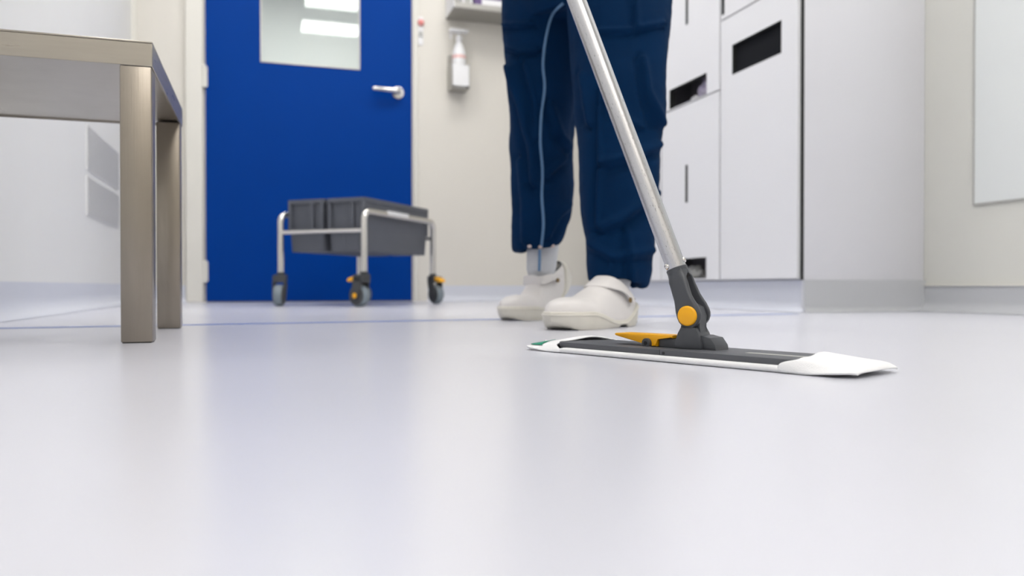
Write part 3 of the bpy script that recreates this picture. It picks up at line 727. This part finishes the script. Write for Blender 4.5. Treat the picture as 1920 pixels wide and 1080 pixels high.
# single creases of the cloth: (near leg?, width, height, line down the leg)
FOLDS = [(True, 4.5, .0036, [(1124, 170), (1125, 300), (1121, 420)]), (True, 4.5, .0045, [(1122, 62), (1180, 60), (1240, 46)]), (True, 5, .004, [(1190, -30), (1192, 52)]),
         (True, 8, .0055, [(1128, 306), (1180, 294), (1236, 272)]), (True, 9, .0060, [(1126, 426), (1165, 411), (1200, 384), (1232, 362)]), (True, 6.5, .0055, [(1202, 110), (1210, 170), (1234, 235)]),
         (True, 7, .0045, [(1092, 140), (1108, 235)]), (True, 9, .0045, [(1100, 452), (1150, 482), (1222, 470)]), (True, 6, .0035, [(1176, 430), (1186, 500), (1189, 540)]), (True, 8, .004, [(1135, 180), (1160, 215), (1200, 238)]),
         (False, 4.5, .0055, [(946, 48), (985, 47), (1008, 42)]), (False, 4.5, .0055, [(950, 90), (972, 98), (1010, 95)]), (False, 9, .0065, [(953, 125), (975, 200), (995, 270), (1001, 345)]),
         (False, 6, .0045, [(985, 118), (1002, 190), (1007, 262)]), (False, 7, .005, [(1034, 195), (1050, 255), (1078, 285)]), (False, 7, .005, [(1026, 446), (1048, 404), (1073, 380)]),
         (False, 6, .0045, [(1024, 330), (1066, 288)]), (False, 8, .0045, [(972, 300), (984, 380), (983, 455)])]
def fold(x, y, wd, am, pts):
    best = None
    for (x0, y0), (x1, y1) in zip(pts, pts[1:]):
        dx_, dy_ = x1-x0, y1-y0; L2 = dx_*dx_+dy_*dy_; t_ = ((x-x0)*dx_+(y-y0)*dy_)/L2; tc_ = min(1, max(0, t_))
        ex, ey = x-x0-dx_*tc_, y-y0-dy_*tc_; dd = math.hypot(ex, ey); sg = 1 if dx_*ey-dy_*ex > 0 else -1
        if best is None or dd < best[0]: best = (dd, sg, dd if t_ == tc_ else 1.6*dd)
    s_ = best[1]*best[2]
    if abs(s_) > wd*4.5: return 0.
    return 1.6*am*(math.exp(-(s_/wd)**2) - .75*math.exp(-((s_-1.7*wd)/wd)**2))
for v, nn_ in zip(me.vertices, nrm):
    q = RWC @ (Vector(v.co)+per.location)
    h = creases(q)
    pxx = 960+q.x/q.y*F; pyy = 537-(q.z-CH)/q.y*F
    if nn_.dot(Vector((-SN, -CS, 0))) > .05 and q.z < .75:
        for nearleg, wd, am, pts in FOLDS:
            if nearleg != (q.y < 1.755): continue
            h += 1.25*sstep(.05, .55, nn_.dot(Vector((-SN, -CS, 0))))*fold(pxx, pyy, wd, am, pts)
    # stitched hem bands
    v.co = v.co + nn_*h
for p in me.polygons: p.use_smooth = True
if not me.materials: me.materials.append(M['navy'])
me.update()
# light blue piping down the front seam of the farther leg: laid on the cloth by casting from the front
from mathutils.bvhtree import BVHTree
bv = BVHTree.FromPolygons([v.co for v in me.vertices], [p.vertices for p in me.polygons])
def on_cloth(p, y, lift=.0012):
    a = Vector((0, 0, CH)) - per.location; dirn = (px(p, y, 1.0)-Vector((0, 0, CH))).normalized()
    h = bv.ray_cast(a, dirn)
    return None if h[0] is None else h[0] - dirn*lift
pp = []
def smooth_path(ctrl, n=10):
    out = []
    for i in range(len(ctrl)-1):
        p0 = ctrl[max(0, i-1)]; p1 = ctrl[i]; p2 = ctrl[i+1]; p3 = ctrl[min(len(ctrl)-1, i+2)]
        for k in range(n):
            t_ = k/n
            out.append(tuple(.5*((2*p1[j])+(-p0[j]+p2[j])*t_+(2*p0[j]-5*p1[j]+4*p2[j]-p3[j])*t_*t_+(-p0[j]+3*p1[j]-3*p2[j]+p3[j])*t_**3) for j in (0, 1)))
    return out+[ctrl[-1]]
for q in smooth_path([(1056, 8), (1036, 28), (1024, 70), (1018, 120), (1021, 165), (1015, 215), (1013, 265), (1017, 320), (1016, 370), (1019, 420), (1015, 462)]):
    h = on_cloth(*q)
    if h is not None: pp.append(h)
b = NB(); tube(b, pp, .0034, 8); obj('piping', b, M['piping'], per)
# hem snaps and cord
for q in ((993, 462), (1036, 461), (1013, 463)):
    h = on_cloth(q[0], q[1], .001)
    if h is None: continue
    b = NB(); sphere(b, h, .0055, (1, 1, .8), 10, 6); obj('snap', b, M['snap'], per)
b = NB(); c0 = px(1012, 468, 1.845); c1 = px(1011, 508, 1.853)
tube(b, [c0+pinv.translation, c0.lerp(c1, .5)+pinv.translation, c1+pinv.translation], .0036, 8); obj('hem_cord', b, M['piping'], per)

# --- shoes ---------------------------------------------------------------
SL = .268
def half_w(x):
    return interp([(0, .0), (.006, .018), (.02, .029), (.05, .0345), (.09, .036), (.13, .041), (.17, .047), (.205, .0490), (.235, .043), (.253, .031), (.264, .015), (.268, 0)], x)[0]
def outline(sc=1., n=44, off=0.):
    xs = [SL*(1-math.cos(math.pi*k/n))/2 for k in range(n+1)]
    L_ = [(x, half_w(x)+off) for x in xs]; out = []
    up_ = [(x, w_) for x, w_ in L_]; dn = [(x, -w_) for x, w_ in reversed(L_[1:-1])]
    cx = SL/2
    return [Vector(((x-cx)*sc+cx, y*sc+(.006*math.sin(x/SL*math.pi)), 0)) for x, y in up_+dn]
def make_clog(heel, toe_dir, bend, label_side):
    # heel: (x, y) right/ahead of the lens, toe_dir 2D, bend: angle the rear part is lifted
    td = Vector(toe_dir).normalized(); ld = Vector((-td.y, td.x)); XB = .198
    def place(p):
        x, y, z = p
        if bend and x < XB:
            R0 = .125; arc = R0*bend; d_ = XB-x
            # bend over a radius, sole line as neutral
            if d_ < arc:
                a = d_/R0; x = XB - math.sin(a)*(R0-z) ; z = R0 - math.cos(a)*(R0-z)
            else:
                a = bend; e = d_-arc; bx_ = XB - math.sin(a)*R0; bz_ = R0-math.cos(a)*R0
                x = bx_ - math.cos(a)*e + math.sin(a)*z; z = bz_ + math.sin(a)*e + math.cos(a)*z
        q = Vector(heel)+td*x+ld*y
        return cw(q.x, q.y, z)
    def put(bm):
        for v in bm.verts: v.co = place(v.co)
        return bm
    # upper: a last shape cut open at the back by a slanted plane
    t_ = bmesh.new(); ns, nr = 46, 40; rings = []
    top = [(0, .050), (.02, .072), (.05, .084), (.10, .090), (.13, .0865), (.155, .0755), (.175, .0650), (.19, .0602), (.205, .0592), (.222, .0605), (.24, .0575), (.253, .0510), (.262, .0420), (.267, .033)]
    for i in range(ns+1):
        x = .002+(.2665-.002)*i/ns; w_ = half_w(x)*1.0; h = interp(top, x)[0]; ring = []
        for k in range(nr+1):
            a = math.pi*k/nr; ca, sa = math.cos(a), math.sin(a); pw = .72 if x > .19 else .72+.25*sstep(.19, .08, x)
            y = math.copysign(abs(ca)**pw, ca)*w_ + .006*math.sin(x/SL*math.pi); zb_ = .009+.020*sstep(.17, .25, x); z = zb_+(h-zb_)*abs(sa)**.80
            ring.append(Vector((x, y, z)))
        rings.append(ring)
    loft(t_, rings, True, True, False)
    n_ = Vector((-.0425, 0, .135)).normalized()       # plane through instep and heel rim
    bmesh.ops.bisect_plane(t_, geom=t_.verts[:]+t_.edges[:]+t_.faces[:], plane_co=(.0, 0, .048), plane_no=n_, clear_outer=True)
    bmesh.ops.remove_doubles(t_, verts=t_.verts, dist=1e-5)
    rim = [v.co.copy() for v in t_.verts if abs((v.co-Vector((0, 0, .048))).dot(n_)) < 1e-5]
    cen = sum(rim, Vector())/len(rim); rim.sort(key=lambda p: math.atan2(p.y-cen.y, p.x-cen.x))
    rim = [p for i, p in enumerate(rim) if i % 2 == 0]
    b = NB(); merge(b, t_); up_o = pobj('clog', put(b), M['clog'], angle=70)
    so = up_o.modifiers.new('thick', 'SOLIDIFY'); so.thickness = .003; so.offset = -1
    b = NB(); tube(b, rim+[rim[0]], .0024, 8, False); pobj('lining', put(b), M['lining'], up_o)
    # sole: heel block, arch notch, rolled toe
    O = outline(); b = NB()
    def sole_ring(sc, zf, off=0.):
        return [Vector((p.x if abs(off) < 1e-9 else p.x, p.y, 0)) + Vector((0, 0, zf(p.x))) for p in outline(sc, 44, off)]
    def bot(x):
        arch = .0095*max(0, 1-((x-.086)/.016)**2) if abs(x-.086) < .016 else 0
        return .0004 + arch + .009*sstep(.225, .268, x)**1.5 + .006*sstep(.012, 0, x)
    def topz(x): return .0145+.034*sstep(.085, .0, x)+.0195*sstep(.11, .215, x)
    loft(b, [sole_ring(.95, bot), sole_ring(.985, lambda x: bot(x)+(topz(x)-bot(x))*.12), sole_ring(1.02, lambda x: bot(x)+(topz(x)-bot(x))*.4), sole_ring(1.025, lambda x: topz(x)-.0045), sole_ring(1.03, lambda x: topz(x)-.0025), sole_ring(1.022, lambda x: topz(x)-.001), sole_ring(1.0, topz), sole_ring(.9, lambda x: topz(x)-.003)])
    pobj('sole', put(b), M['sole'], up_o, angle=50)
    b = NB(); tube(b, [Vector((p.x, p.y, topz(p.x)-.0065)) for p in outline(1.026)]+[Vector((outline(1.026)[0].x, outline(1.026)[0].y, topz(0)-.0065))], .0022, 6, False); pobj('welt', put(b), M['sole'], up_o)
    # strap arched over the instep
    ap = 28; b = NB(); rings = []
    for k in range(ap+1):
        a = math.pi*k/ap; c_, s_ = math.cos(a), math.sin(a)
        xx = .060+.066*s_**1.2; w_ = half_w(xx)+.0032; y = math.copysign(abs(c_)**.7, c_)*w_+.004; z = .050+.0395*s_**.80
        tang = Vector((-.45-.2*s_, 0, -.75+.55*s_)); hw = .0200
        # band direction runs along the shoe and dips at the sides
        bd = Vector((.86, 0, -.50*s_+.50*(1-s_))).normalized(); no = Vector((.25*s_, math.copysign(abs(c_), c_), s_)).normalized()
        if s_ < .3: hw = .0120+.0080*(s_/.3)
        p = Vector((xx, y, z)); rings.append([p-bd*hw-no*.0004, p-bd*hw+no*.0022, p+bd*hw+no*.0022, p+bd*hw-no*.0004])
    loft(b, rings); st = pobj('strap', put(b), M['clog'], up_o, angle=50)
    for s in (-1, 1):
        b = NB(); lathe(b, [(.0055, 0), (.0055, .002), (.003, .0032)], axis_frame((.070, s*(half_w(.07)+.0048)+.004, .053), (0, s, 0)), 12); pobj('button', put(b), M['button'], up_o)
    return place
hd = Vector((math.sin(math.radians(40)), math.cos(math.radians(40))))
heelN = Vector((.158, 1.535)) + hd*.134
plN = make_clog(heelN, -hd, 0, 'near')
hd2 = Vector((math.sin(math.radians(46)), math.cos(math.radians(46))))
heelF = Vector((-.008, 1.845)) + hd2*(SL-.02)
plF = make_clog(heelF, -hd2, math.radians(46), 'far')
# --- socks
def sock(place, x0, topc, r):
    pts = [place(Vector((.10, .002, .045))), place(Vector((.085, .002, .055))), place(Vector((x0, 0, .080)))]
    a = Vector(topc); pts = pts + [pts[-1].lerp(a, .35), pts[-1].lerp(a, .7), a]
    b = NB(); tube(b, pts, [.022, .028, r-.004, r-.002, r, r], 24); pobj('sock', b, M['sock'])
kn = leg_rings(near)[2]; kf = leg_rings(far)[2]
sock(plN, .062, cw(kn[0]+.012, kn[1]+.005, .20), .036)
sock(plF, .058, cw(kf[0]+.006, kf[1]+.01, .245), .040)
# --- head, neck and hands (above the frame)
b = NB(); hc = V3(spine(.37), 1.50); fw = Vector((Fd.x, Fd.y, -.35)).normalized(); fwW = (cw(fw.x, fw.y, fw.z)-cw(0, 0, 0)).normalized()
lW = (cw(Lf.x, Lf.y, 0)-cw(0, 0, 0)).normalized(); upW = fwW.cross(lW).normalized()
hm = frame(fwW, lW, upW, cw(hc.x, hc.y, hc.z))
t_ = bmesh.new(); bmesh.ops.create_uvsphere(t_, u_segments=40, v_segments=28, radius=1)
for v in t_.verts:
    x, y, z = v.co
    jaw = 1-.28*sstep(.0, -1., z); q = Vector((x*.095*(1-.10*sstep(.1, -.9, z)), y*.074*jaw, z*.112))
    f_ = x > .3
    if f_:
        q.x += .020*math.exp(-((y/.16)**2+((z+.16)/.20)**2)) + .006*math.exp(-((y/.10)**2+((z+.24)/.08)**2))   # nose
        q.x -= .010*sum(math.exp(-(((y-s*.40)/.20)**2+((z-.02)/.13)**2)) for s in (-1, 1))                     # eye sockets
        q.x += .007*math.exp(-((y/.35)**2+((z+.85)/.2)**2)) + .004*math.exp(-((y/.30)**2+((z+.50)/.08)**2))
    v.co = q
merge(b, t_, hm)
for s in (-1, 1): sphere(b, (-.005, s*.075, -.005), 1, (.018, .008, .030), 12, 8, hm)
tube(b, [cw(*V3(spine(.25), 1.33)), cw(*V3(spine(.31), 1.42)), hm @ Vector((-.02, 0, -.03))], [.058, .052, .055], 20)
def hand(bm, h, wr, flip):
    c = cw(h.x, h.y, h.z); w_ = cw(wr.x, wr.y, wr.z); axp = (cw(*pole_at(1.3))-cw(*pole_at(.3))).normalized()
    d_ = (c-w_); d_ -= axp*d_.dot(axp); d_.normalize(); s_ = axp.cross(d_).normalized()*flip
    pc = w_ + (c-w_)*.62 + s_*.016
    tube(bm, [w_-(c-w_).normalized()*.02, w_, w_.lerp(pc, .6), pc+d_*.010], [.026, .026, .031, .024], 16, True)
    R_ = .0195
    for i, (ln, rr) in enumerate(((4.2, .0088), (4.5, .0092), (4.3, .0088), (3.7, .0076))):
        o_ = c + axp*((1.5-i)*.0205); pts = [pc.lerp(o_, .35)+axp*((1.5-i)*.012)+s_*.006]
        for k in range(7):
            a = math.radians(-150+k*ln*9.0); pts.append(o_ - d_*(-math.sin(a+math.pi/2))*R_*-1 if False else o_ + (d_*math.cos(a+math.radians(90)+math.pi/2*0) *-1*-1+ s_*math.sin(a+math.radians(90))*-1)*R_)
        tube(bm, pts, [rr*1.05]+[rr]*3+[rr*.95]*2+[rr*.9]*1+[rr*.7], 10)
    pts = [pc.lerp(w_, .45)+axp*.018, c+axp*.040-d_*R_*.9-s_*.010, c+axp*.046-s_*R_, c+axp*.048+d_*R_*.6-s_*R_*.8]
    tube(bm, pts, [.013, .0115, .010, .0075], 10)
pobj('head', b, M['skin'], smooth=True)
for h_, w_, f_ in ((hR, wrR, 1), (hL, wrL, -1)):
    b = NB(); hand(b, h_, w_, f_); pobj('hand', b, M['skin'], smooth=True)
b = NB(); t_ = bmesh.new(); bmesh.ops.create_uvsphere(t_, u_segments=32, v_segments=20, radius=1)
for v in t_.verts:
    x, y, z = v.co; v.co = Vector((x*.103-.008, y*.081, z*.118+.004))
bmesh.ops.bisect_plane(t_, geom=t_.verts[:]+t_.edges[:]+t_.faces[:], plane_co=(.03, 0, .045), plane_no=Vector((.8, 0, -.62)), clear_outer=True)
merge(b, t_, hm); pobj('hair', b, M['hair'], smooth=True)
for s in (-1, 1):
    b = NB(); sphere(b, (.083, s*.029, .003), .0105, (1, 1, .7), 12, 8, hm); pobj('eye', b, M['eye'])
b = NB(); sphere(b, (.0815, 0, -.057), 1, (.006, .020, .006), 14, 8, hm); pobj('mouth', b, M['lip'])
